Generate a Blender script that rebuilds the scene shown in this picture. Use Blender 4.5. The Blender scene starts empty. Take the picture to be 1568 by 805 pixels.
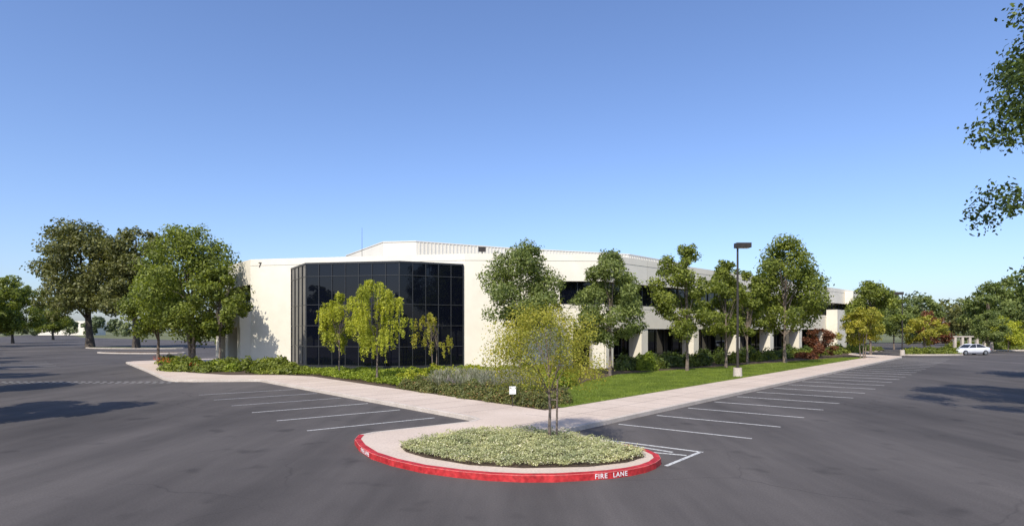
import bpy, math, random
import numpy as np
from mathutils import Vector
from mathutils.geometry import tessellate_polygon
rng = np.random.default_rng(11)
random.seed(11)
S = bpy.context.scene
COL = S.collection

# ------------------------------------------------------------------ materials
def new_mat(name):
    m = bpy.data.materials.new(name); m.use_nodes = True
    nt = m.node_tree
    for n in list(nt.nodes): nt.nodes.remove(n)
    out = nt.nodes.new('ShaderNodeOutputMaterial')
    return m, nt, out
def N(nt, t, **kw):
    n = nt.nodes.new(t)
    for k, v in kw.items(): setattr(n, k, v)
    return n
def noise(nt, scale, detail=4, rough=.55, coord=None, vscale=None):
    tc = N(nt, 'ShaderNodeTexCoord'); src = tc.outputs['Object']
    if vscale:
        mp = N(nt, 'ShaderNodeMapping'); mp.inputs['Scale'].default_value = vscale[:3]
        if len(vscale) > 3: mp.inputs['Rotation'].default_value = (0, 0, vscale[3])
        nt.links.new(src, mp.inputs[0]); src = mp.outputs[0]
    n = N(nt, 'ShaderNodeTexNoise'); n.inputs['Scale'].default_value = scale
    n.inputs['Detail'].default_value = detail; n.inputs['Roughness'].default_value = rough
    nt.links.new(src, n.inputs['Vector'])
    return n
def ramp(nt, fac, stops):
    r = N(nt, 'ShaderNodeValToRGB'); e = r.color_ramp.elements
    while len(e) < len(stops): e.new(.5)
    for i, (p, c) in enumerate(stops):
        e[i].position = p; e[i].color = (c[0], c[1], c[2], 1)
    nt.links.new(fac, r.inputs[0]); return r
def mix(nt, a, b, fac, mode='MIX'):
    m = N(nt, 'ShaderNodeMix', data_type='RGBA', blend_type=mode)
    for inp, v in ((m.inputs[0], fac), (m.inputs[6], a), (m.inputs[7], b)):
        if hasattr(v, 'is_linked'): nt.links.new(v, inp)
        elif isinstance(v, (int, float)): inp.default_value = v
        else: inp.default_value = (v[0], v[1], v[2], 1)
    return m.outputs[2]
def surf(name, c1, c2, scale=1., rough=.8, bump=0., bscale=30., vscale=None, fine=None, spec=.3, metallic=0):
    m, nt, out = new_mat(name)
    b = N(nt, 'ShaderNodeBsdfPrincipled'); b.inputs['Roughness'].default_value = rough
    b.inputs['Specular IOR Level'].default_value = spec; b.inputs['Metallic'].default_value = metallic
    n = noise(nt, scale, vscale=vscale)
    col = ramp(nt, n.outputs[0], [(.3, c1), (.7, c2)]).outputs[0]
    if fine:
        f = noise(nt, fine[0], 3)
        g = ramp(nt, f.outputs[0], [(.35, (1-fine[1],)*3), (.65, (1+fine[1],)*3)]).outputs[0]
        col = mix(nt, col, g, 1., 'MULTIPLY')
    nt.links.new(col, b.inputs['Base Color'])
    if bump:
        bn = noise(nt, bscale, 5); bp = N(nt, 'ShaderNodeBump'); bp.inputs['Strength'].default_value = bump
        bp.inputs['Distance'].default_value = .02
        nt.links.new(bn.outputs[0], bp.inputs['Height']); nt.links.new(bp.outputs[0], b.inputs['Normal'])
    nt.links.new(b.outputs[0], out.inputs[0]); return m
def leafmat(name, dark, lightc, trans=.3, accent=None, scale=.5):
    m, nt, out = new_mat(name)
    g = N(nt, 'ShaderNodeNewGeometry')
    stops = [(0, dark), (.85, lightc)]
    stops.append((1., accent if accent else tuple(min(1, c*1.25) for c in lightc)))
    r = ramp(nt, g.outputs['Random Per Island'], stops)
    n = noise(nt, scale, 2)
    br = ramp(nt, n.outputs[0], [(.3, (.72, .76, .7)), (.7, (1.28, 1.22, 1.1))])
    col = mix(nt, r.outputs[0], br.outputs[0], 1., 'MULTIPLY')
    b = N(nt, 'ShaderNodeBsdfPrincipled'); b.inputs['Roughness'].default_value = .5
    b.inputs['Specular IOR Level'].default_value = .3
    t = N(nt, 'ShaderNodeBsdfTranslucent')
    tcol = mix(nt, col, (1.25, 1.3, .45), 1., 'MULTIPLY')
    nt.links.new(col, b.inputs['Base Color']); nt.links.new(tcol, t.inputs[0])
    ms = N(nt, 'ShaderNodeMixShader'); ms.inputs[0].default_value = trans
    nt.links.new(b.outputs[0], ms.inputs[1]); nt.links.new(t.outputs[0], ms.inputs[2])
    nt.links.new(ms.outputs[0], out.inputs[0]); return m

def asphalt_mat():
    m, nt, out = new_mat('asphalt')
    b = N(nt, 'ShaderNodeBsdfPrincipled'); b.inputs['Roughness'].default_value = .85
    b.inputs['Specular IOR Level'].default_value = .25
    big = noise(nt, .07, 5, .62)
    c = ramp(nt, big.outputs[0], [(.32, (.066, .058, .054)), (.48, (.091, .080, .074)), (.56, (.100, .088, .081)), (.7, (.130, .114, .104))]).outputs[0]
    st = noise(nt, .5, 5, .65, vscale=(1, .12, 1, .7))
    c = mix(nt, c, ramp(nt, st.outputs[0], [(.35, (.80,)*3), (.65, (1.12,)*3)]).outputs[0], 1., 'MULTIPLY')
    st2 = noise(nt, .35, 4, .65, vscale=(1, .1, 1, -.72))
    c = mix(nt, c, ramp(nt, st2.outputs[0], [(.35, (.82,)*3), (.65, (1.12,)*3)]).outputs[0], 1., 'MULTIPLY')
    fi = noise(nt, 28, 6, .8)
    c = mix(nt, c, ramp(nt, fi.outputs[0], [(.3, (.68,)*3), (.7, (1.32,)*3)]).outputs[0], 1., 'MULTIPLY')
    oi = noise(nt, .9, 2, .4)
    c = mix(nt, c, ramp(nt, oi.outputs[0], [(.64, (1,)*3), (.74, (.70,)*3)]).outputs[0], 1., 'MULTIPLY')
    tc = N(nt, 'ShaderNodeTexCoord'); dn = noise(nt, .6, 4)
    add = N(nt, 'ShaderNodeMixRGB', blend_type='ADD'); add.inputs[0].default_value = .9
    nt.links.new(tc.outputs['Object'], add.inputs[1]); nt.links.new(dn.outputs[1], add.inputs[2])
    v = N(nt, 'ShaderNodeTexVoronoi', feature='DISTANCE_TO_EDGE'); v.inputs['Scale'].default_value = .13
    nt.links.new(add.outputs[0], v.inputs['Vector'])
    cr = ramp(nt, v.outputs['Distance'], [(.0, (.6,)*3), (.004, (1,)*3)])
    mk = noise(nt, .09, 2)
    mkr = ramp(nt, mk.outputs[0], [(.45, (0,)*3), (.58, (1,)*3)])
    c = mix(nt, c, mix(nt, (1, 1, 1), cr.outputs[0], mkr.outputs[0]), 1., 'MULTIPLY')
    nt.links.new(c, b.inputs['Base Color'])
    bp = N(nt, 'ShaderNodeBump'); bp.inputs['Strength'].default_value = .35; bp.inputs['Distance'].default_value = .01
    nt.links.new(fi.outputs[0], bp.inputs['Height']); nt.links.new(bp.outputs[0], b.inputs['Normal'])
    nt.links.new(b.outputs[0], out.inputs[0]); return m

def paint_mat(name, col, wear=.5):
    m, nt, out = new_mat(name)
    b = N(nt, 'ShaderNodeBsdfPrincipled'); b.inputs['Roughness'].default_value = .7
    n = noise(nt, 14, 6, .75)
    c = mix(nt, col, tuple(x*.3+.06 for x in col), ramp(nt, n.outputs[0], [(wear, (0,)*3), (wear+.16, (1,)*3)]).outputs[0])
    nt.links.new(c, b.inputs['Base Color']); nt.links.new(b.outputs[0], out.inputs[0]); return m

M = {}
M['asphalt'] = asphalt_mat()
M['conc'] = surf('sidewalk_concrete', (.50, .40, .32), (.60, .49, .40), .35, .85, .2, 40, fine=(18, .09))
M['curb'] = surf('curb_concrete', (.44, .38, .32), (.56, .49, .42), 1.2, .85, .2, 40, fine=(18, .1))
M['red'] = surf('red_curb_paint', (.36, .016, .02), (.50, .04, .04), 3., .55, .1, 30, fine=(9, .28))
M['white'] = paint_mat('white_line_paint', (.60, .59, .56), .46)
M['whitefaint'] = paint_mat('worn_white_line_paint', (.42, .42, .41), .44)
M['joint'] = surf('joint', (.2, .17, .15), (.27, .23, .2), 2)
M['wall'] = surf('painted_wall', (.73, .67, .545), (.79, .73, .605), .25, .75, .08, 60, fine=(1.3, .025))
M['screen'] = surf('roof_screen_metal', (.66, .62, .53), (.72, .68, .59), .3, .6)
M['trim'] = surf('wall_reveal', (.35, .33, .28), (.42, .40, .34), 1.)
M['roof'] = surf('roof_gravel', (.35, .34, .32), (.45, .44, .41), .5, .9)
M['mull'] = surf('mullion_metal', (.035, .037, .04), (.045, .047, .05), 2, .4)
M['dark'] = surf('dark_bronze_metal', (.03, .026, .022), (.05, .042, .036), 3, .45)
M['soil'] = surf('bark_mulch', (.05, .032, .02), (.11, .075, .05), 1.5, .95, .5, 20, fine=(25, .3))
M['lawn'] = surf('lawn_grass', (.135, .18, .03), (.19, .24, .048), .35, .9, .6, 60, fine=(9, .25))
M['land'] = surf('dry_grass_land', (.10, .11, .045), (.17, .17, .08), .02, .95, fine=(.6, .2))
M['bark'] = surf('tree_bark', (.12, .09, .07), (.24, .19, .15), 6, .9, .6, 30)
M['barkd'] = surf('dark_bark', (.055, .044, .036), (.11, .09, .07), 5, .9, .6, 30)
M['signw'] = surf('sign_white', (.7, .7, .68), (.78, .78, .76), 4, .5)
M['tire'] = surf('tire_rubber', (.018,)*3, (.03,)*3, 5, .8)
M['carpaint'] = surf('silver_car_paint', (.60, .61, .63), (.66, .67, .69), 1, .25, spec=.6)
M['rim'] = surf('alloy_rim', (.4,)*3, (.5,)*3, 5, .3, metallic=.8)
M['lens'] = surf('tail_lens', (.5, .04, .03), (.6, .06, .04), 5, .3)
def glassmat(name, col, ior):
    m, nt, out = new_mat(name)
    b = N(nt, 'ShaderNodeBsdfPrincipled')
    b.inputs['Base Color'].default_value = (*col, 1); b.inputs['Roughness'].default_value = .02
    b.inputs['IOR'].default_value = ior
    n = noise(nt, .5, 2); bp = N(nt, 'ShaderNodeBump'); bp.inputs['Strength'].default_value = .06; bp.inputs['Distance'].default_value = .05
    nt.links.new(n.outputs[0], bp.inputs['Height']); nt.links.new(bp.outputs[0], b.inputs['Normal'])
    nt.links.new(b.outputs[0], out.inputs[0]); return m
M['glass'] = glassmat('tinted_glass', (.003, .004, .008), 1.38)
M['carglass'] = glassmat('car_glass', (.02, .022, .025), 1.5)
L = {}
L['green'] = leafmat('leaves_green', (.080, .108, .020), (.25, .285, .055), .42)
L['green2'] = leafmat('leaves_mid_green', (.095, .13, .038), (.24, .28, .09), .40)
L['oak'] = leafmat('leaves_oak', (.070, .080, .022), (.175, .175, .058), .28)
L['yellow'] = leafmat('leaves_yellow_green', (.24, .28, .025), (.48, .48, .06), .42)
L['gold'] = leafmat('leaves_gold_green', (.22, .225, .028), (.45, .42, .07), .42, accent=(.58, .46, .09))
L['dkgreen'] = leafmat('leaves_dark_green', (.040, .065, .016), (.12, .16, .038), .3)
L['redl'] = leafmat('leaves_red', (.10, .032, .02), (.25, .10, .05), .35)
L['cover'] = leafmat('groundcover_leaves', (.12, .17, .02), (.31, .37, .045), .35, scale=.8)
L['ice'] = leafmat('pale_groundcover_leaves', (.28, .30, .15), (.54, .54, .31), .25, accent=(.78, .72, .60), scale=1.6)
L['shrub'] = leafmat('shrub_leaves', (.075, .09, .03), (.18, .19, .06), .25, accent=(.28, .15, .07), scale=1.5)
L['lav'] = leafmat('lavender_blades', (.17, .18, .12), (.36, .35, .28), .3, accent=(.36, .27, .38), scale=1.)
L['blade'] = leafmat('grass_blades', (.125, .17, .025), (.235, .295, .055), .4, scale=.6)
L['flower'] = leafmat('flower_petals', (.4, .05, .03), (.6, .12, .05), .2)
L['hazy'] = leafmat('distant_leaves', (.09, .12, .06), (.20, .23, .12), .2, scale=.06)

# ------------------------------------------------------------------ mesh helpers
def link(o, parent=None):
    COL.objects.link(o)
    if parent: o.parent = parent
    return o
def empty(name, loc=(0, 0, 0), rot=0):
    e = bpy.data.objects.new(name, None); e.empty_display_size = .5
    e.location = loc; e.rotation_euler[2] = rot; COL.objects.link(e); return e
def mesh_obj(name, verts, faces, mats, mi=None, parent=None, smooth=False):
    me = bpy.data.meshes.new(name); me.from_pydata([tuple(v) for v in verts], [], faces)
    for m in (mats if isinstance(mats, (list, tuple)) else [mats]): me.materials.append(m)
    if mi is not None: me.polygons.foreach_set('material_index', mi)
    if smooth: me.polygons.foreach_set('use_smooth', [True]*len(me.polygons))
    me.update()
    return link(bpy.data.objects.new(name, me), parent)
class MB:
    def __init__(s): s.v = []; s.f = []; s.m = []
    def box(s, o, u, s0, s1, d0, d1, z0, z1, mi=0):
        u = Vector((u[0], u[1])).normalized(); n = Vector((u[1], -u[0]))
        b = len(s.v)
        for z in (z0, z1):
            for a, d in ((s0, d0), (s1, d0), (s1, d1), (s0, d1)):
                s.v.append((o[0]+u.x*a+n.x*d, o[1]+u.y*a+n.y*d, z))
        s.f += [(b, b+1, b+2, b+3), (b+7, b+6, b+5, b+4), (b, b+4, b+5, b+1), (b+1, b+5, b+6, b+2), (b+2, b+6, b+7, b+3), (b+3, b+7, b+4, b)]
        s.m += [mi]*6
    def poly(s, pts, z, mi=0):
        b = len(s.v); s.v += [(p[0], p[1], z) for p in pts]
        for t in tessellate_polygon([[Vector((p[0], p[1], 0)) for p in pts]]):
            a, c, d = [Vector(pts[i][:2]) for i in t]
            cr = (c-a).cross(d-a)
            t = t if cr > 0 else t[::-1]
            s.f.append(tuple(b+i for i in t)); s.m.append(mi)
    def slab(s, pts, z0, z1, mi=0):
        s.poly(pts, z1, mi); b = len(s.v); n = len(pts)
        s.v += [(p[0], p[1], z0) for p in pts]+[(p[0], p[1], z1) for p in pts]
        for i in range(n):
            j = (i+1) % n; s.f.append((b+i, b+j, b+n+j, b+n+i)); s.m.append(mi)
    def tube(s, path, rad, sides=7, mi=0):
        b = len(s.v); path = [Vector(p) for p in path]
        for i, p in enumerate(path):
            d = (path[min(i+1, len(path)-1)]-path[max(i-1, 0)]).normalized()
            a = d.cross(Vector((.31, .95, .02))).normalized(); c = d.cross(a)
            for k in range(sides):
                t = 2*math.pi*k/sides
                s.v.append(tuple(p+(a*math.cos(t)+c*math.sin(t))*rad[i]))
        for i in range(len(path)-1):
            for k in range(sides):
                k2 = (k+1) % sides
                s.f.append((b+i*sides+k, b+i*sides+k2, b+(i+1)*sides+k2, b+(i+1)*sides+k)); s.m.append(mi)
        s.f.append(tuple(b+(len(path)-1)*sides+k for k in range(sides))); s.m.append(mi)
    def obj(s, name, mats, parent=None, smooth=False):
        return mesh_obj(name, s.v, s.f, mats, s.m, parent, smooth)

def leaves_obj(name, P, size, mat, nrm=None, aspect=.55, parent=None, spread=.8):
    P = np.asarray(P, float); n = len(P)
    r = rng.normal(size=(n, 3))
    q = r*spread if nrm is None else r*spread+nrm*1.1
    q /= np.linalg.norm(q, axis=1)[:, None]+1e-9
    a = np.cross(q, rng.normal(size=(n, 3))); a /= np.linalg.norm(a, axis=1)[:, None]+1e-9
    b = np.cross(q, a)
    s = (size*(.55+.9*rng.random(n)))[:, None]
    V = np.stack([P+a*s, P+b*s*aspect, P-a*s*.9, P-b*s*aspect], 1).reshape(-1, 3)
    return quads(name, V, mat, parent)
def quads(name, V, mat, parent=None):
    n = len(V)//4
    me = bpy.data.meshes.new(name)
    me.vertices.add(4*n); me.vertices.foreach_set('co', V.astype(np.float32).ravel())
    me.loops.add(4*n); me.loops.foreach_set('vertex_index', np.arange(4*n, dtype=np.int32))
    me.polygons.add(n); me.polygons.foreach_set('loop_start', np.arange(0, 4*n, 4, dtype=np.int32))
    me.polygons.foreach_set('loop_total', np.full(n, 4, dtype=np.int32))
    me.materials.append(mat); me.update(calc_edges=True)
    return link(bpy.data.objects.new(name, me), parent)

def in_poly(P, poly):
    x, y = P[:, 0], P[:, 1]; ins = np.zeros(len(P), bool); j = len(poly)-1
    for i in range(len(poly)):
        xi, yi = poly[i][:2]; xj, yj = poly[j][:2]
        c = ((yi > y) != (yj > y)) & (x < (xj-xi)*(y-yi)/((yj-yi)+1e-12)+xi)
        ins ^= c; j = i
    return ins
def scatter(poly, n):
    A = np.array([p[:2] for p in poly]); lo, hi = A.min(0), A.max(0); out = []
    k = 0
    while k < n:
        P = lo+(hi-lo)*rng.random((n*2, 2)); P = P[in_poly(P, poly)]; out.append(P); k += len(P)
    return np.concatenate(out)[:n]

# ------------------------------------------------------------------ trees
def prof(kind, h):
    if kind == 'pear': return np.sin(np.pi*np.clip(h, 0, 1)**.72)**.75
    if kind == 'round': return np.sqrt(np.clip(1-(2*h-1)**2, 0, 1))
    if kind == 'dome': return np.sqrt(np.clip(1-np.clip(1.35*h-.35, -.8, 1)**2, 0, 1))
    if kind == 'weep': return np.sqrt(np.clip(1-np.clip(1.2*h-.2, -.6, 1)**2, 0, 1))
    return np.ones_like(h)
def tree(name, x, y, H, W, cb, kind='pear', nleaf=12000, ls=.13, mat='green', tr=.13, nc=46, bark='bark',
         stems=1, lean=(0, 0), cr=(.14, .28), z0=.15, rot=0, scl=1, sparse=.22, outl=1.4):
    e = empty(name, (x, y, z0), rot); R = W/2; mb = MB(); ch = H-cb
    ph = rng.random(4)*6.28
    cents = []
    lo_h, hi_h = .05, .95
    for i in range(nc):
        h = lo_h+(hi_h-lo_h)*(i+rng.random())/nc; th = rng.random()*6.28
        lump = 1+.18*math.sin(2*th+ph[0]+3*h)+.14*math.sin(3*th+ph[1]-4*h)
        rr = R*float(prof(kind, np.array(h)))*(.22+.70*math.sqrt(rng.random()))*lump
        rc = R*rng.uniform(*cr)*(1.0 if h < .8 else .75)
        cents.append((math.cos(th)*rr+lean[0]*h, math.sin(th)*rr+lean[1]*h, cb+ch*h, rc))
    C = np.array(cents)
    if kind == 'weep':
        ns = int(nleaf/42); Ps = []; Ns = []
        for k in range(ns):
            c = C[rng.integers(len(C))]; th = rng.random()*6.28; ro = c[3]*(.3+.9*rng.random())
            ln_ = ch*rng.uniform(.12, .38)*(1 if c[2] < cb+ch*.8 else .7); m_ = 42
            t = rng.random(m_)
            sx = c[0]+math.cos(th)*ro*(1+.35*t); sy = c[1]+math.sin(th)*ro*(1+.35*t); sz = c[2]+c[3]*.6-ln_*t+rng.normal()*.05
            Ps.append(np.c_[sx+rng.normal(size=m_)*.05, sy+rng.normal(size=m_)*.05, sz]); Ns.append(np.tile([math.cos(th), math.sin(th), .4], (m_, 1)))
        P = np.concatenate(Ps); P[:, 2] = np.clip(P[:, 2], .3, None); nr = np.concatenate(Ns)
        leaves_obj('crown', P, ls, M_or_L(mat), nr, parent=e, spread=.7, aspect=.42)
    else:
        w = C[:, 3]**2; w /= w.sum()
        n1 = int(nleaf*(1-sparse)); idx = rng.choice(len(C), nleaf, p=w)
        d = rng.normal(size=(nleaf, 3)); d /= np.linalg.norm(d, axis=1)[:, None]
        f = .3+.8*rng.random(nleaf)**.6
        f[n1:] = rng.uniform(.8, outl, nleaf-n1)
        ax = rng.normal(size=(len(C), 3)); ax /= np.linalg.norm(ax, axis=1)[:, None]
        dd_ = d*(C[idx, 3]*f)[:, None]
        st = (dd_*ax[idx]).sum(1)[:, None]*ax[idx]
        P = C[idx, :3]+(dd_+st*.55)*np.array([1, 1, .75])
        P[:, 2] = np.clip(P[:, 2], .25, None)
        out = P-np.array([lean[0]*.5, lean[1]*.5, cb+ch*.4]); out /= np.linalg.norm(out, axis=1)[:, None]+1e-9
        nr = d*.5+out*.35+np.array([0, 0, .35])
        leaves_obj('crown', P, ls, M_or_L(mat), nr, parent=e, spread=.75)
    for s in range(stems):
        ox = (s-(stems-1)/2)*.22*(1 if stems > 1 else 0)
        oy = rng.uniform(-.1, .1) if stems > 1 else 0
        top = (lean[0]*.8+ox*2.5, lean[1]*.8, cb+ch*.72)
        pts = []; rd = []
        for k in range(8):
            t = k/7
            pts.append((ox*(1+1.5*t)+lean[0]*.8*t**1.5+rng.uniform(-1, 1)*tr*.35*(k > 0), oy+lean[1]*.8*t**1.5+rng.uniform(-1, 1)*tr*.35*(k > 0), -.1+(top[2]+.1)*t))
            rd.append(tr*((1.35 if k == 0 else 1)-.82*t))
        mb.tube(pts, rd, 8)
        for j in range(int(18/stems)):
            c = C[rng.integers(len(C))]
            t = rng.uniform(.42, .85) if cb > 1 else rng.uniform(.25, .8)
            zt = max(cb*.85, min(t*top[2], c[2]-.2*ch*.3)); k = min(6, max(0, int(zt/top[2]*7)))
            p0 = Vector(pts[k]); p1 = Vector(c[:3]); mid = p0.lerp(p1, .5)+Vector((0, 0, (p1-p0).length*.1))
            r0 = rd[k]*.55
            mb.tube([p0, p0.lerp(mid, .5), mid, mid.lerp(p1, .55), p1], [r0, r0*.8, r0*.6, r0*.4, r0*.15], 5)
    mb.obj('trunk', [M[bark]], e, True)
    e.scale = (scl,)*3
    return e
def M_or_L(m): return L[m] if m in L else M[m]
def copy_tree(src, name, x, y, s, rot, z0=0, sz=1):
    e = empty(name, (x, y, z0), rot); e.scale = (s, s, s*sz)
    for c in src.children: link(bpy.data.objects.new(c.name.split('.')[0], c.data), e)
    return e

def mounds(name, items, per, ls, mat, extra=None):
    Ps = []; Ns = []
    for (x, y, r, h) in items:
        n = int(per*(r*r*.6+r*h)); d = rng.normal(size=(n, 3)); d[:, 2] = np.abs(d[:, 2]); d /= np.linalg.norm(d, axis=1)[:, None]
        f = (.72+.38*rng.random(n))*(1+.12*np.sin(d[:, 0]*5+x*3)+.12*np.sin(d[:, 1]*6+y*5+d[:, 2]*4))
        Ps.append(d*f[:, None]*np.array([r, r, h])+np.array([x, y, .15])); Ns.append(d)
    P = np.concatenate(Ps); Nn = np.concatenate(Ns)
    return leaves_obj(name, P, ls, L[mat], Nn, spread=.75)

# ------------------------------------------------------------------ ground
g = MB(); g.poly([(-1500, -400), (1500, -400), (1500, 2200), (-1500, 2200)], -.01); g.obj('ground', [M['land']])
a = MB(); a.poly([(-75, -60), (120, -60), (130, 150), (60, 150), (-40, 135), (-60, 150), (-190, 260), (-300, 400), (-330, 400), (-230, 260), (-118, 120), (-75, 75)], 0.0)
a.obj('parking_lot', [M['asphalt']])

slab = [(-21.7, 37.6), (-20.2, 37.35), (-17.2, 37.6), (-16.1, 37.6), (-1.6, 21.5), (-1.25, 20.85), (-1.5, 20.3),
        (-4.3, 18.2), (-4.62, 17.7), (-4.55, 17.0), (-4.17, 16.05), (-3.6, 15.05), (-2.92, 14.28), (-2.1, 13.6), (-1.22, 13.14), (-.5, 12.88), (.23, 12.75), (.95, 12.76), (1.66, 12.91),
        (2.2, 13.07), (2.7, 13.32), (3.1, 13.62), (3.42, 14.0), (3.66, 14.45), (3.72, 14.9), (3.6, 15.45), (3.2, 16.2), (1.75, 18.2), (1.8, 18.85),
        (45.7, 68.9), (47.2, 71.2), (46.8, 73.8), (44.6, 77.5), (58, 92), (62, 98), (30, 125), (-8, 95), (-32, 66), (-37, 61.5), (-38.4, 59.5), (-38.1, 58.0), (-28.3, 45.7), (-23.0, 38.8)]
sb = MB(); sb.slab(slab, -.02, .15); sb.obj('sidewalk', [M['conc']])
def strip(pts, w, z0, z1, mb, mi=0, off=.006, closed=False):
    n = len(pts); o = []; i_ = []
    for k in range(n):
        p = Vector(pts[k]); a_ = Vector(pts[k-1]) if (k > 0 or closed) else None; b_ = Vector(pts[(k+1) % n]) if (k < n-1 or closed) else None
        d = ((p-a_).normalized() if a_ else Vector((0, 0)))+((b_-p).normalized() if b_ else Vector((0, 0))); d.normalize()
        nn = Vector((-d.y, d.x)); o.append(p-nn*off); i_.append(p+nn*w)
    b = len(mb.v)
    for k in range(n):
        mb.v += [(o[k].x, o[k].y, z0), (o[k].x, o[k].y, z1-.015), (o[k].x+(i_[k].x-o[k].x)*.12, o[k].y+(i_[k].y-o[k].y)*.12, z1), (i_[k].x, i_[k].y, z1), (i_[k].x, i_[k].y, z0)]
    for k in range(n if closed else n-1):
        k2 = (k+1) % n
        for q in range(4):
            mb.f.append((b+k*5+q, b+k2*5+q, b+k2*5+q+1, b+k*5+q+1)); mb.m.append(mi)
cb_ = MB()
strip(slab[0:9], .16, -.01, .156, cb_); strip(slab[26:33], .16, -.01, .156, cb_); strip(slab[37:]+slab[:1], .16, -.01, .156, cb_)
cb_.obj('curb', [M['curb']])
rc = MB(); strip(slab[8:27], .17, -.01, .158, rc)
redc = empty('red_fire_lane_curb'); rc.obj('painted_curb', [M['red']], redc)
def text(name, body, loc, size, rotz, parent, mat, rotx=math.pi/2, ext=.002, align='CENTER'):
    c = bpy.data.curves.new(name, 'FONT'); c.body = body; c.size = size; c.extrude = ext; c.align_x = align; c.align_y = 'CENTER'; c.offset = size*.012
    c.space_character = 1.15
    c.materials.append(mat); o = bpy.data.objects.new(name, c); o.location = loc; o.rotation_euler = (rotx, 0, rotz)
    return link(o, parent)
def on_kerb(i, name, body, sh=0):
    p, q = Vector(slab[i]), Vector(slab[i+1]); d = (q-p).normalized(); n = Vector((d.y, -d.x)); c = (p+q)/2+n*.010+d*sh
    text(name, body, (c.x, c.y, .072), .15, math.atan2(d.y, d.x), redc, M['signw'])
on_kerb(18, 'lettering_fire', 'FIRE', .04); on_kerb(19, 'lettering_lane', 'LANE', -.03)
on_kerb(10, 'lettering_fire_left', 'FIRE LANE')

uR = Vector((.661, .750)); nR = Vector((-.750, .661)); R0 = Vector((1.8, 18.85)); uL = Vector((-.661, .75)); nL = Vector((.75, .661)); L0 = Vector((-1.25, 20.9))
jt = MB()
for k in range(1, 44):
    jt.box(R0+uR*(k*1.55), nR, .17, 3.05, -.009, .009, .1, .1535)
for k in range(1, 15):
    jt.box(L0+uL*(k*1.55), nL, .17, 3.05, -.009, .009, .1, .1535)
jt.box(R0, uR, -2.5, 66, -1.609, -1.591, .1, .1532)
jt.obj('sidewalk_joints', [M['joint']])

soil = [(1.3, 23.1), (-13.6, 40.0), (-16, 41.2), (-20, 41.3), (-24, 43.6), (-31, 51.5), (-34.5, 57), (-29, 60), (0, 60), (57, 99), (43.5, 76), (41.8, 68.9)]
soil = soil[::-1]
so = MB(); so.poly(soil, .154); so.obj('planting_bed_soil', [M['soil']])
lawn = [(2.0, 23.8), (40.6, 67.5), (37.5, 66.8), (28, 58.6), (18.6, 50.8), (11, 44.6), (7.4, 41.2), (4.6, 36), (2.6, 30), (1.6, 26)]
lw = MB(); lw.poly(lawn, .160); lw.obj('lawn', [M['lawn']])
P = scatter(lawn, 150000); P = P[rng.random(len(P)) < np.clip(34/P[:, 1], .2, 1)]
n = len(P); P3 = np.c_[P, np.full(n, .16)]; an = rng.random(n)*6.28; hh = .035+.045*rng.random(n); wv = np.c_[np.cos(an), np.sin(an), np.zeros(n)]*.014
tip = np.c_[rng.normal(size=(n, 2))*.02, hh]
quads('lawn_grass_blades', np.stack([P3-wv, P3+wv, P3+tip+wv*.3, P3+tip-wv*.3], 1).reshape(-1, 3), L['blade'])

ln = MB(); lf = MB()
def line(mb, p, q, w=.1, z=.004):
    p = Vector(p); q = Vector(q); mb.box(p, q-p, 0, (q-p).length, -w/2, w/2, -.003, z)
dL = Vector((.80, .60)); dR = Vector((.79, -.61))
for k in range(10):
    p = Vector((-6.73, 19.3))+Vector((-1.84, 2.12))*k
    if k < 6: line(ln if k < 3 else lf, p, p+dL*(4.9 if k else 4.75), .08)
for k in range(24):
    q = Vector((3.75, 20.65))+Vector((1.86, 2.14))*k
    line(ln, q, q+dR*4.5, .08)
line(ln, (1.95, 18.35), (5.17, 15.9)); line(ln, (5.12, 15.95), (3.75, 14.3)); line(ln, (2.9, 17.3), (4.35, 15.9), .09); line(ln, (3.55, 16.0), (4.6, 15.5), .09)
for k in range(26):
    line(ln, (-33.0+k*.46, 37.5), (-32.75+k*.46, 37.5), .12); line(lf, (-33+k*.46, 36.6), (-32.75+k*.46, 36.6), .08)
for k in range(5):
    p = Vector((-40-k*2.2, 52+k*2.4)); line(lf, p, p+Vector((-4, -3)), .1)
for k in range(12):
    p = Vector((-62-k*2, 66+k*2.3)); line(lf, p, p+Vector((-4, -3.2)), .1)
for k in range(14):
    p = Vector((62+k*1.8, 58+k*2.2)); line(lf, p, p+Vector((4, -3.2)), .1)
ln.obj('parking_line', [M['white']]); lf.obj('worn_parking_line', [M['whitefaint']])

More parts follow.
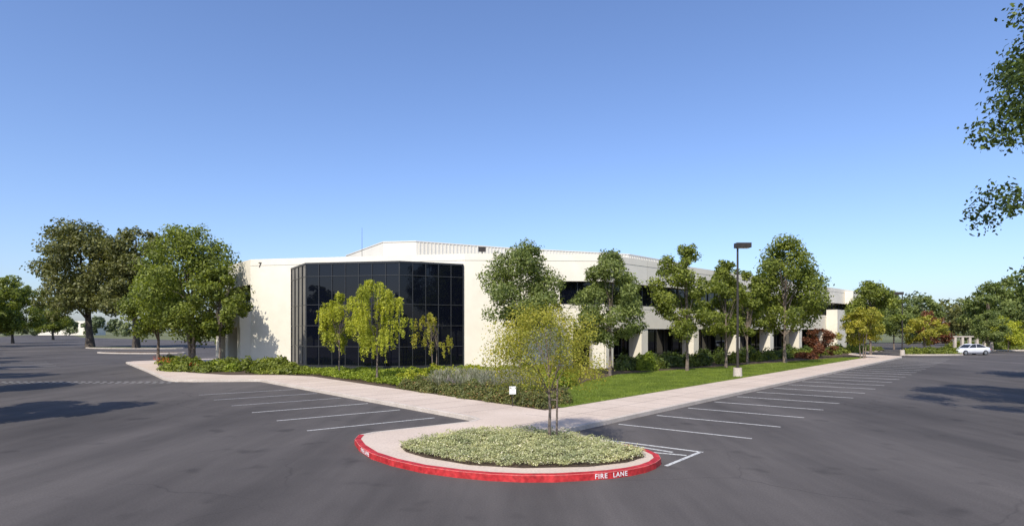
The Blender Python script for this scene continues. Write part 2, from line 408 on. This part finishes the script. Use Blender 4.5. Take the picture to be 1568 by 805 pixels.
# ------------------------------------------------------------------ building
B = empty('office_building')
Pm, P0, P1, P2, P3_ = (-28.0, 57.4), (-23.0, 51.7), (-3.8, 47.7), (7.7, 48.3), (57.3, 96.2)
H = 9.5
W_ = MB(); G_ = MB(); U_ = MB()
def seg(p, q): d = Vector(q)-Vector(p); return d, d.length
d, l = seg(P0, P1); W_.box(P0, d, 0, l, -.4, 0, .1, H)
U_.box(P0, d, -.0, l, 0, .012, 8.93, 8.97, 1)
d, l = seg(P1, P2); W_.box(P1, d, .002, 7.7, -.4, 0, .1, H)
U_.box(P1, d, 0, 7.7, 0, .012, 8.93, 8.97, 1)
def banded(p, d, s0, s1, cols, pier=None, gstep=1.52):
    W_.box(p, d, s0, s1, -.4, 0, 7.3, H); W_.box(p, d, s0, s1, -.4, .05, 3.4, 5.4)
    W_.box(p, d, s0, s1, -2.2, -.4, 3.5, 3.75)
    G_.box(p, d, s0, s1, -.75, -.6, 5.38, 7.32); G_.box(p, d, s0, s1, -2.3, -2.1, .1, 3.5)
    U_.box(p, d, s0, s1, 0, .012, 8.93, 8.97, 1); U_.box(p, d, s0, s1, .05, .06, 5.1, 5.14, 1)
    s = s0+.05
    while s < s1:
        U_.box(p, d, s-.03, s+.03, -.6, -.52, 5.4, 7.3); U_.box(p, d, s-.03, s+.03, -2.1, -2.02, .12, 3.5); s += gstep
    U_.box(p, d, s0, s1, -.6, -.53, 5.4, 5.48); U_.box(p, d, s0, s1, -2.1, -2.03, 1.0, 1.08); U_.box(p, d, s0, s1, -2.1, -2.03, .12, .3)
    for c in cols: W_.box(p, d, c-.5, c+.5, -1.3, -.002, .1, 3.4)
banded(P1, d, 7.7, l, [8.3, l-.6])
d, l = seg(P2, P3_); banded(P2, d, 0, l, [5.7+9.15*k for k in range(7)]+[.55, l-.5])
W_.box(P2, d, 52, 56, .05, 1.5, .1, 6.2); W_.box(P2, d, 60, 68.9, .05, 1.2, 7.25, 9.2)
for k in range(1, 12): U_.box(P2, d, k*6.1-.012, k*6.1+.012, 0, .008, 7.32, 9.48, 1)
d, l = seg(Pm, P0)
W_.box(Pm, d, 0, l, -.4, 0, 7.3, H); W_.box(Pm, d, 0, l, -.4, .9, 3.5, 4.9); G_.box(Pm, d, 0, l, -.75, -.6, 4.9, 7.32); G_.box(Pm, d, 0, l, -2.3, -2.1, .1, 3.5)
for c in (.5, 3.6, l-.45): W_.box(Pm, d, c-.45, c+.45, -1.2, .85, .1, 3.5)
W_.box(Pm, d, 0, l, -2.2, -.4, 3.5, 3.7)
outline = [Pm, P0, P1, P2, P3_, (36, 118), (-5, 88)]
for a_, b_ in (((36, 118), (-5, 88)), ((-5, 88), Pm), (P3_, (36, 118))):
    d, l = seg(a_, b_); W_.box(a_, d, 0, l, -.4, -.01, .1, H-.003)
W_.obj('walls', [M['wall']], B)
cen = Vector((8, 75)); inn = [tuple(Vector(p)+(cen-Vector(p)).normalized()*.5) for p in outline]
rf = MB(); rf.poly(inn, 9.05); rf.obj('roof', [M['roof']], B)
bay = [(-19.1, 50.86), (-16.4, 46.8), (-8.7, 45.4), (-3.95, 47.65)]
for i in range(3):
    d, l = seg(bay[i], bay[i+1])
    npan = [4, 7, 5][i]; rows = [.5, 2.0, 3.65, 5.3, 7.55, 8.5]
    for a in range(npan):
        for r in range(5):
            s0 = l*a/npan; s1 = l*(a+1)/npan
            j = rng.uniform(-.009, .009, 2)
            n_ = Vector((d.y, -d.x)).normalized(); u_ = d.normalized(); b = len(G_.v); o = Vector(bay[i])
            for (s_, z_, t_) in ((s0, rows[r], 0), (s1, rows[r], j[0]), (s1, rows[r+1], j[0]+j[1]), (s0, rows[r+1], j[1])):
                q = o+u_*s_+n_*(t_-.02); G_.v.append((q.x, q.y, z_))
            G_.f.append((b, b+1, b+2, b+3)); G_.m.append(0)
    for a in range(npan+1):
        w = .045 if 0 < a < npan else .08
        U_.box(bay[i], d, l*a/npan-w/2, l*a/npan+w/2, -.05, .035+.002*i, .3, 8.5)
    for z in rows: U_.box(bay[i], d, 0, l, -.05, .03, z-.022, z+.022)
    U_.box(bay[i], d, -.0, l, -.06, .05, .1, .45, 0); U_.box(bay[i], d, 0, l, -.3, .06, 8.52, 8.64, 0)
U_.poly(bay+[(-3.95, 48.2), (-19.1, 51.3)], 8.63, 0)
G_.obj('windows', [M['glass']], B); U_.obj('mullions_and_reveals', [M['mull'], M['trim']], B)
pent = [(-20.9, 74), (-13.7, 62.5), (-10.1, 62), (-.67, 67), (14.5, 72.7), (25, 84), (10, 98), (-12, 88)]
ps = MB()
for i in range(len(pent)):
    p, q = pent[i], pent[(i+1) % len(pent)]; d, l = seg(p, q); ps.box(p, d, 0, l, -.2, -.003*(i % 2), 9.05, 12.6-.004*(i % 2))
    ps.box(p, d, 0, l, -.22, .06, 12.6, 12.7)
    if i >= 2:
        s = .3
        while s < l: ps.box(p, d, s, s+.12, 0, .05, 9.1, 12.59); s += .42
ps.obj('rooftop_screen', [M['screen']], B)
rt = MB(); rt.poly([(p[0], p[1]) for p in pent], 12.3); rt.obj('rooftop_screen_deck', [M['roof']], B)
fl = MB()
fl.tube([(-2.45, 48.3, 9.3), (-2.45, 48.3, 9.95)], [.04, .04], 6); fl.box((-2.75, 48.2), (1, .1), 0, .6, -.18, .12, 9.72, 10.1)
fl.tube([(-14.8, 58, 9), (-14.8, 58, 13.4)], [.03, .012], 5)
fl.obj('roof_floodlight_and_antenna', [M['dark']], B)
dw = Vector(P1)-Vector(P0); nw = Vector((dw.y, -dw.x)).normalized(); pp = Vector(P0)+dw.normalized()*.95+nw*.03
text('building_number', '7', (pp.x, pp.y, 8.98), .6, math.atan2(dw.y, dw.x), B, M['dark'], ext=.01)

# ------------------------------------------------------------------ trees (metres)
tree('pear_tree', .6, 42.4, 9.4, 6.3, 3.2, 'pear', 25000, .09, 'green2', .12, 76)
tree('pear_tree', 6.8, 40.8, 8.8, 4.8, 2.1, 'pear', 24000, .085, 'green2', .1, 78)
tree('ash_tree', 13.4, 45.0, 9.9, 4.9, 2.7, 'pear', 13500, .10, 'green', .12, 46)
tree('ash_tree', 17.8, 48.9, 9.2, 4.4, 2.6, 'pear', 12000, .105, 'green', .11, 42)
tree('ash_tree', 26.0, 56.0, 12.0, 8.0, 3.0, 'pear', 23000, .12, 'green', .16, 66)
tree('ash_tree', 21.6, 54, 8.8, 4.2, 2.6, 'round', 9500, .11, 'green', .1, 34)
tree('maple_tree', -27.4, 50.2, 12.2, 8.8, 2.6, 'pear', 27000, .12, 'green', .18, 78, stems=2)
tree('maple_tree', -32.8, 54.5, 9.3, 5.6, 2.8, 'round', 14000, .12, 'green', .14, 46)
tree('maple_tree', -23.9, 48.1, 8.4, 4.2, 2.8, 'pear', 10500, .11, 'green', .1, 38)
tree('oak_tree', -77.5, 108, 22.8, 17.5, 6.5, 'dome', 26000, .26, 'oak', .65, 62, bark='barkd', z0=0, cr=(.14, .27), lean=(-2.5, 0))
tree('oak_tree', -66.5, 104, 21.2, 13.0, 6.0, 'dome', 19000, .26, 'oak', .55, 50, bark='barkd', z0=0, cr=(.14, .27), lean=(.5, 0))
tree('weeping_willow_tree', -8.3, 36.2, 6.35, 4.1, 2.2, 'weep', 14500, .065, 'yellow', .07, 30, cr=(.12, .22))
tree('weeping_willow_tree', -12.1, 41.2, 5.8, 3.6, 2.4, 'weep', 10000, .07, 'yellow', .06, 24, cr=(.12, .22))
tree('locust_sapling', -5.6, 42.4, 4.4, 3.2, 1.5, 'weep', 2600, .07, 'gold', .05, 16, stems=2, cr=(.14, .26))
tree('island_locust_tree', 1.08, 16.7, 3.85, 3.7, 1.6, 'dome', 20000, .028, 'gold', .05, 96, cr=(.10, .22), z0=.15, stems=1, lean=(-.15, 0), outl=1.7, sparse=.32)
tree('birch_tree', 39.4, 66, 5.6, 4.6, 1.7, 'dome', 6500, .11, 'gold', .06, 28, stems=3)
tree('red_maple_tree', 35.2, 67, 3.4, 3.4, .4, 'dome', 4500, .10, 'redl', .07, 24)
tree('ash_tree', 47, 77, 9.6, 6.0, 2.8, 'pear', 9000, .16, 'green', .13, 38)
base1 = tree('ash_tree', 56, 92, 9.8, 7.0, 2.6, 'pear', 9000, .18, 'green2', .14, 42, z0=0)
base2 = tree('shade_tree', -22.0, 19.0, 8.6, 6.0, 2.4, 'round', 18000, .14, 'green', .14, 46, z0=0, outl=1.15)
base3 = tree('elm_tree', 20.95, 18.0, 17.5, 9.8, 6.6, 'dome', 56000, .08, 'dkgreen', .28, 125, bark='barkd', z0=0, cr=(.09, .2), sparse=.3, outl=1.4)
tree('elm_tree', 37.9, 35.5, 9.0, 9.2, 3.4, 'round', 26000, .14, 'dkgreen', .22, 66, bark='barkd', z0=0)
base4 = tree('shade_tree', -104, 118, 15.5, 11.0, 2.5, 'round', 13000, .25, 'green', .3, 42, bark='barkd', z0=0, outl=1.15)
copy_tree(base4, 'shade_tree', -124, 146, 1.0, 2.0); copy_tree(base4, 'shade_tree', -153, 196, 1.1, 1.0)
copy_tree(base4, 'shade_tree', -101, 100, .9, 4.0)
for k in range(1, 9):
    copy_tree(base2, 'shade_tree', -22.6-8.3*k, 19.0+8.7*k, .95+.05*(k % 3), k*1.3)
copy_tree(base1, 'ash_tree', 65, 100, 1.0, 1.1); copy_tree(base1, 'ash_tree', 73, 104, .95, 2.7)
copy_tree(base1, 'ash_tree', 80, 99, 1.15, 3.7); copy_tree(base1, 'ash_tree', 90, 106, 1.3, .5); copy_tree(base1, 'ash_tree', 68, 84, .62, 5)
tree('birch_tree', 59, 84, 5.5, 4.6, 1.2, 'dome', 4500, .13, 'gold', .07, 24, z0=0)
tree('red_maple_tree', 64, 90, 6.2, 5.0, 1.2, 'dome', 4500, .14, 'redl', .08, 24, z0=0)
tree('birch_tree', 76, 90, 5.2, 5.6, 1.0, 'dome', 4500, .14, 'yellow', .07, 24, z0=0)

def treeline(name, x0, y0, x1, y1, n, hmin, hmax, ls, mat, per=700):
    items = []
    for k in range(n):
        t = (k+rng.random())/n; h = rng.uniform(hmin, hmax)
        items.append((x0+(x1-x0)*t, y0+(y1-y0)*t+rng.uniform(-6, 6), h*.5, h))
    Ps = []; Ns = []
    for (x, y, r, h) in items:
        c = 9
        for q in range(c):
            th = rng.random()*6.28; hz = rng.uniform(.2, .85); rr = r*math.sqrt(max(0, 1-(hz*1.2-.3)**2))*.7*rng.random()
            m_ = per//c; d = rng.normal(size=(m_, 3)); d /= np.linalg.norm(d, axis=1)[:, None]
            Ps.append(d*r*.42*(.6+.5*rng.random((m_, 1)))+np.array([x+math.cos(th)*rr, y+math.sin(th)*rr, h*hz])); Ns.append(d)
    P = np.concatenate(Ps); P[:, 2] = np.clip(P[:, 2], .2, None)
    leaves_obj(name, P, ls, L[mat], np.concatenate(Ns), spread=.7)
treeline('distant_trees', -330, 330, -90, 300, 34, 7, 12, .7, 'hazy', 900)
treeline('distant_trees', -90, 290, 40, 300, 16, 7, 12, .8, 'hazy')
treeline('distant_trees', 40, 150, 190, 140, 26, 9, 14, .45, 'hazy', 1200)
treeline('distant_trees', 90, 118, 150, 125, 10, 8, 15, .36, 'oak', 1500)
treeline('distant_shrubs', -70, 130, -30, 110, 14, 2, 4, .3, 'cover', 450)

# ------------------------------------------------------------------ shrubs and ground cover
island = [(-3.03, 15.9), (-2.75, 15.2), (-2.18, 14.55), (-.98, 13.72), (.24, 13.42), (1.76, 13.55), (2.75, 14.0), (3.3, 14.6), (3.3, 15.3), (2.6, 16.2), (1.83, 17.3), (.9, 18.0), (-.3, 18.3), (-1.2, 18.1), (-2.2, 17.2)]
iso = MB(); iso.poly(island, .162); iso.obj('island_soil', [M['soil']])
P = scatter(island, 46000); n = len(P)
P = P+rng.normal(size=P.shape)*.05
hgt = .03+(.06+.09*(.5+.5*np.sin(P[:, 0]*3.1+P[:, 1]*2.3)*np.cos(P[:, 1]*3.7-P[:, 0]*1.4))+.06*np.sin(P[:, 0]*9)*np.sin(P[:, 1]*8))*(.3+.9*rng.random(n))
leaves_obj('island_groundcover', np.c_[P, .16+np.abs(hgt)], .028, L['ice'], np.tile([0, 0, 1.], (n, 1)), spread=.9, aspect=.4)

cov = [(1.2, 24.2), (-13.2, 40.4), (-16, 42), (-19.0, 45.2), (-17, 46.2), (-8.5, 44.6), (-3, 46.8), (2, 47), (5, 42), (3.6, 35), (1.9, 30), (1.3, 26)]
P = scatter(cov, 56000); n = len(P)
bumps = .5+.5*np.sin(P[:, 0]*2.3+1.3*np.sin(P[:, 1]*1.7))*np.cos(P[:, 1]*2.1+np.sin(P[:, 0]*1.3))
leaves_obj('groundcover_plants', np.c_[P, .16+(.1+.28*bumps)*(.35+.75*rng.random(n))], .075, L['cover'], np.tile([0, 0, .9], (n, 1)), spread=.8)
it = []
for k in range(30):
    t = k/29; p = Vector((1.15, 24.0)).lerp(Vector((-5.8, 31.6)), t)
    it.append((p.x+rng.uniform(-.1, .2), p.y+rng.uniform(-.1, .2), rng.uniform(.35, .5), rng.uniform(.4, .62)))
    if k % 2: it.append((p.x+.9+rng.uniform(-.2, .3), p.y+.9+rng.uniform(-.2, .4), rng.uniform(.4, .55), rng.uniform(.5, .7)))
mounds('border_shrubs', it, 3200, .045, 'shrub')
it = [(rng.uniform(-7, 0), rng.uniform(35, 42), rng.uniform(.4, .8), rng.uniform(.4, .7)) for _ in range(18)]
mounds('yellow_shrubs', it, 1300, .075, 'yellow')
it = [(1.6+rng.uniform(-2.2, 2.2), 34+rng.uniform(-3, 5), rng.uniform(.5, .8), rng.uniform(.6, 1.1)) for _ in range(9)]
mounds('tall_shrubs', it, 1300, .07, 'cover')
n = 6500; cx = rng.uniform(-4.6, 1.2, 44); cy = 32+rng.uniform(-2.5, 5, 44); ii = rng.integers(0, 44, n)
bx = cx[ii]+rng.normal(size=n)*.16; by = cy[ii]+rng.normal(size=n)*.16; P3 = np.c_[bx, by, np.full(n, .16)]
tip = np.c_[rng.normal(size=n)*.28, rng.normal(size=n)*.28, .4+.45*rng.random(n)]; an = rng.random(n)*6.28; wv = np.c_[np.cos(an), np.sin(an), np.zeros(n)]*.012
quads('lavender_plants', np.stack([P3-wv, P3+wv, P3+tip+wv*.9, P3+tip-wv*.9], 1).reshape(-1, 3), L['lav'])
it = []
for k in range(34):
    t = k/33; p = Vector((-15.5, 42.2)).lerp(Vector((-22.5, 43.4)), t) if t < .4 else Vector((-22.5, 43.4)).lerp(Vector((-33.5, 57.0)), (t-.4)/.6)
    it.append((p.x+rng.uniform(-.3, .3), p.y+rng.uniform(0, .6), rng.uniform(.6, .9), rng.uniform(.45, .75)))
mounds('hedge', it, 900, .1, 'green')
it = [(rng.uniform(-27, -18), rng.uniform(45, 48.5), rng.uniform(.6, 1.1), rng.uniform(.5, 1.0)) for _ in range(22)]
mounds('foundation_shrubs', it, 700, .11, 'green')
it = [(rng.uniform(-33, -21), rng.uniform(44.4, 46), rng.uniform(.5, .9), rng.uniform(.4, .7)) for _ in range(10) ]
mounds('yellow_shrubs', [(x, y+max(0, (-22-x))*1.0, r, h) for x, y, r, h in it], 900, .09, 'cover')
P = np.array([(-24-k*.25+rng.uniform(-.3, .3), 44.6+k*.28+rng.uniform(-.3, .3), .5+rng.random()*.35) for k in range(40) for _ in range(5)])
leaves_obj('red_flowers', P, .07, L['flower'])
it = []
p2 = Vector(P2); dd = (Vector(P3_)-p2).normalized(); nn = Vector((dd.y, -dd.x))
for k in range(80):
    s = rng.uniform(-1, 66); q = p2+dd*s+nn*rng.uniform(.7, 3.2)
    it.append((q.x, q.y, rng.uniform(.6, 1.0), rng.uniform(.5, 1.2)))
mounds('foundation_shrubs', it, 420, .12, 'dkgreen')
it = []
for k in range(40):
    s = rng.uniform(2, 64); q = p2+dd*s+nn*rng.uniform(2.4, 3.9); it.append((q.x, q.y, rng.uniform(.5, .9), rng.uniform(.5, .9)))
mounds('foundation_shrubs', it, 500, .11, 'green')
mounds('round_shrub', [(10.6, 45.9, .75, 1.2)], 2600, .07, 'cover')
mounds('red_shrubs', [(34+rng.uniform(-2, 4), 64.5+rng.uniform(-.5, 2.5), .7, .6) for _ in range(4)], 600, .12, 'redl')

def isl(name, pts, cover=None):
    m = MB(); m.slab(pts, -.02, .15); m.obj(name, [M['curb']])
def ell(cx, cy, a, b, ang, n=20):
    return [(cx+a*math.cos(t)*math.cos(ang)-b*math.sin(t)*math.sin(ang), cy+a*math.cos(t)*math.sin(ang)+b*math.sin(t)*math.cos(ang)) for t in [2*math.pi*i/n for i in range(n)]]
isl('planter_island', ell(-53, 84, 7, 2.6, -.2)); m = MB(); m.poly(ell(-53, 84, 6.6, 2.2, -.2), .156); m.obj('planter_island_soil', [M['soil']])
isl('planter_island', ell(-68, 106, 10, 3.4, -.2)); m = MB(); m.poly(ell(-68, 106, 9.5, 3, -.2), .156); m.obj('planter_island_soil', [M['land']])
isl('planter_island', ell(55.5, 77.5, 4.4, 1.6, .15)); mounds('hedge', [(52+k*.75, 77.1+k*.11, .7, .75) for k in range(10)], 900, .12, 'green')
isl('planter_island', ell(84, 97, 14, 4, .1)); mounds('hedge', [(71+k*1.5, 94.6+k*.15, 1.1, 1.2) for k in range(18)], 300, .18, 'green')

db = empty('distant_building'); m = MB(); m.box((-300, 372), (1, .05), 0, 34, -12, 0, 0, 9, 0); m.obj('walls', [M['wall']], db)
m = MB()
for k in range(8): m.box((-300, 372), (1, .05), 2+k*4, 4.6+k*4, 0, .1, 5, 7.5, 0)
m.obj('windows', [M['glass']], db)
co = empty('entry_colonnade', (72, 92, 0)); m = MB()
for k in range(6): m.box((-3.0+k*1.15, 0), (1, 0), 0, .34, 0, .34, 0, 2.2)
m.box((-3.3, .1), (1, 0), 0, 6.8, -.1, .5, 2.2, 2.36); m.obj('columns', [M['curb']], co)

# ------------------------------------------------------------------ lamps
def lamp(x, y, h, rot=0):
    e = empty('street_lamp', (x, y, .15), rot); m = MB()
    m.tube([(0, 0, -.1), (0, 0, .62)], [.3, .27], 20, 1)
    m.tube([(0, 0, .6), (0, 0, .66)], [.16, .16], 12, 0)
    m.tube([(0, 0, .62), (0, 0, h-.3)], [.085, .062], 12, 0)
    m.obj('pole_and_pedestal', [M['dark'], M['curb']], e, False)
    hd = MB(); hd.box((-.16, 0), (1, 0), 0, 1.0, -.28, .28, h-.42, h-.1, 0); hd.box((-.1, 0), (1, 0), .06, .84, -.2, .2, h-.45, h-.424, 1)
    o = hd.obj('lamp_head', [M['dark'], M['signw']], e); bv = o.modifiers.new('b', 'BEVEL'); bv.width = .03; bv.segments = 2
lamp(15.2, 39.6, 9.1)
lamp(49.8, 75, 8.1, 2.6)

sg = empty('garden_sign', (.02, 24.35, .15)); m = MB(); m.box((-.13, 0), (1, .1), 0, .27, 0, .03, .5, .82); m.tube([(0, .02, 0), (0, .02, .52)], [.018, .018], 6, 1)
m.obj('sign_panel', [M['signw'], M['dark']], sg)
st = empty('tree_stake', (1.27, 16.72, .15)); m = MB(); m.tube([(0, 0, 0), (0.02, 0, 1.75)], [.03, .028], 8); m.box((-.19, 0), (1, 0), 0, .2, -.01, .01, 1.15, 1.19); m.obj('post', [M['bark']], st)

# ------------------------------------------------------------------ car
def car(x, y, rot):
    e = empty('parked_car', (x, y, 0), rot)
    secs = [(-2.38, .35, .62, .62), (-2.30, .24, .72, .78), (-1.9, .2, .80, .86), (-1.2, .2, .90, .90), (-.75, .2, .95, .91), (.4, .2, .97, .91), (1.3, .2, .98, .91), (1.75, .2, 1.02, .89), (2.2, .24, 1.0, .82), (2.38, .36, .86, .7)]
    v = []; f = []
    for (sx, zb, zt, hw) in secs:
        zm = zb+(zt-zb)*.55
        ring = [(-hw*.92, zb), (-hw, zm-.08), (-hw*.985, zm+.12), (-hw*.9, zt-.02), (-hw*.7, zt+.02), (hw*.7, zt+.02), (hw*.9, zt-.02), (hw*.985, zm+.12), (hw, zm-.08), (hw*.92, zb)]
        v += [(sx, a, b) for a, b in ring]
    for i in range(len(secs)-1):
        for k in range(10):
            k2 = (k+1) % 10; f.append((i*10+k, i*10+k2, i*10+10+k2, i*10+10+k))
    f.append(tuple(range(9, -1, -1))); f.append(tuple(range((len(secs)-1)*10, len(secs)*10)))
    mesh_obj('body', v, f, M['carpaint'], None, e, True)
    cab = [(-.95, .93, .93, .74), (-.35, .93, 1.36, .74), (.1, .93, 1.45, .74), (.8, .93, 1.43, .74), (1.25, .93, 1.28, .74), (1.85, .97, .99, .74)]
    v = []; f = []; mi = []
    for (sx, zb, zt, hw) in cab:
        top = hw-(zt-zb)*.3
        v += [(sx, -hw, zb), (sx, -top, zt), (sx, top, zt), (sx, hw, zb)]
    for i in range(len(cab)-1):
        for k in range(3):
            f.append((i*4+k, i*4+k+1, i*4+5+k, i*4+4+k)); mi.append(1 if (k != 1 or i in (0, 4, 3)) else 0)
    mesh_obj('cabin', v, f, [M['carpaint'], M['carglass']], mi, e)
    pm = MB()
    for s in (-1, 1):
        for (xa, za, xb, zb2) in ((-.95, .95, -.35, 1.37), (.28, .95, .3, 1.44), (1.25, 1.28, 1.85, 1.0), (-.35, 1.37, .1, 1.455), (.1, 1.455, .8, 1.435), (.8, 1.435, 1.25, 1.285)):
            ya = s*(.745-(za-.93)*.3); yb = s*(.745-(zb2-.93)*.3)
            pm.tube([(xa, ya, za), (xb, yb, zb2)], [.03, .03], 5)
    pm.obj('pillars', [M['carpaint']], e)
    wh = MB()
    for sx in (-1.5, 1.42):
        for s in (-1, 1):
            wh.tube([(sx, s*.70, .33), (sx, s*.93, .33)], [.33, .33], 24, 0); wh.tube([(sx, s*.925, .33), (sx, s*.938, .33)], [.2, .2], 16, 1)
    wh.obj('wheels', [M['tire'], M['rim']], e)
    tl = MB(); tl.box((2.33, -.75), (0, 1), 0, .3, -.03, .05, .68, .82, 0); tl.box((2.33, .45), (0, 1), 0, .3, -.03, .05, .68, .82, 0); tl.obj('tail_lights', [M['lens']], e)
    hl = MB(); hl.box((-2.36, -.7), (0, 1), 0, .35, -.05, .04, .52, .64, 0); hl.box((-2.36, .35), (0, 1), 0, .35, -.05, .04, .52, .64, 0); hl.obj('head_lights', [M['rim']], e)
car(61.0, 78.3, .12)

# ------------------------------------------------------------------ light, sky, camera
el = math.radians(46); hx, hy = .38, .925
dirv = Vector((hx*math.cos(el), hy*math.cos(el), -math.sin(el)))
sd = bpy.data.lights.new('sun', 'SUN'); sd.energy = 5.0; sd.angle = math.radians(.5); sd.color = (1, .945, .84)
so_ = bpy.data.objects.new('sun', sd); so_.rotation_euler = dirv.to_track_quat('-Z', 'Y').to_euler(); so_.location = (-30, -30, 60); COL.objects.link(so_)
w = bpy.data.worlds.new('World'); S.world = w; w.use_nodes = True; nt = w.node_tree
bg = nt.nodes['Background']; sk = nt.nodes.new('ShaderNodeTexSky'); sk.sky_type = 'NISHITA'; sk.sun_disc = False
sk.sun_elevation = el; sk.sun_rotation = math.atan2(-hx, -hy); sk.air_density = 1.0; sk.dust_density = 1.2; sk.ozone_density = 2.6
tint = nt.nodes.new('ShaderNodeMix'); tint.data_type = 'RGBA'; tint.blend_type = 'MULTIPLY'; tint.inputs[0].default_value = 1; tint.inputs[7].default_value = (1.10, 1.17, 1.42, 1)
nt.links.new(sk.outputs[0], tint.inputs[6]); nt.links.new(tint.outputs[2], bg.inputs[0]); bg.inputs[1].default_value = .14
cd = bpy.data.cameras.new('camera'); cam = bpy.data.objects.new('camera', cd); COL.objects.link(cam)
cam.location = (0, 0, 3.3); cam.rotation_euler = (math.pi/2, 0, 0); cd.lens = 36*900/1568; cd.sensor_width = 36; cd.shift_y = .0654; cd.clip_end = 5000
S.camera = cam
S.view_settings.view_transform = 'Standard'; S.view_settings.look = 'None'; S.view_settings.exposure = 0
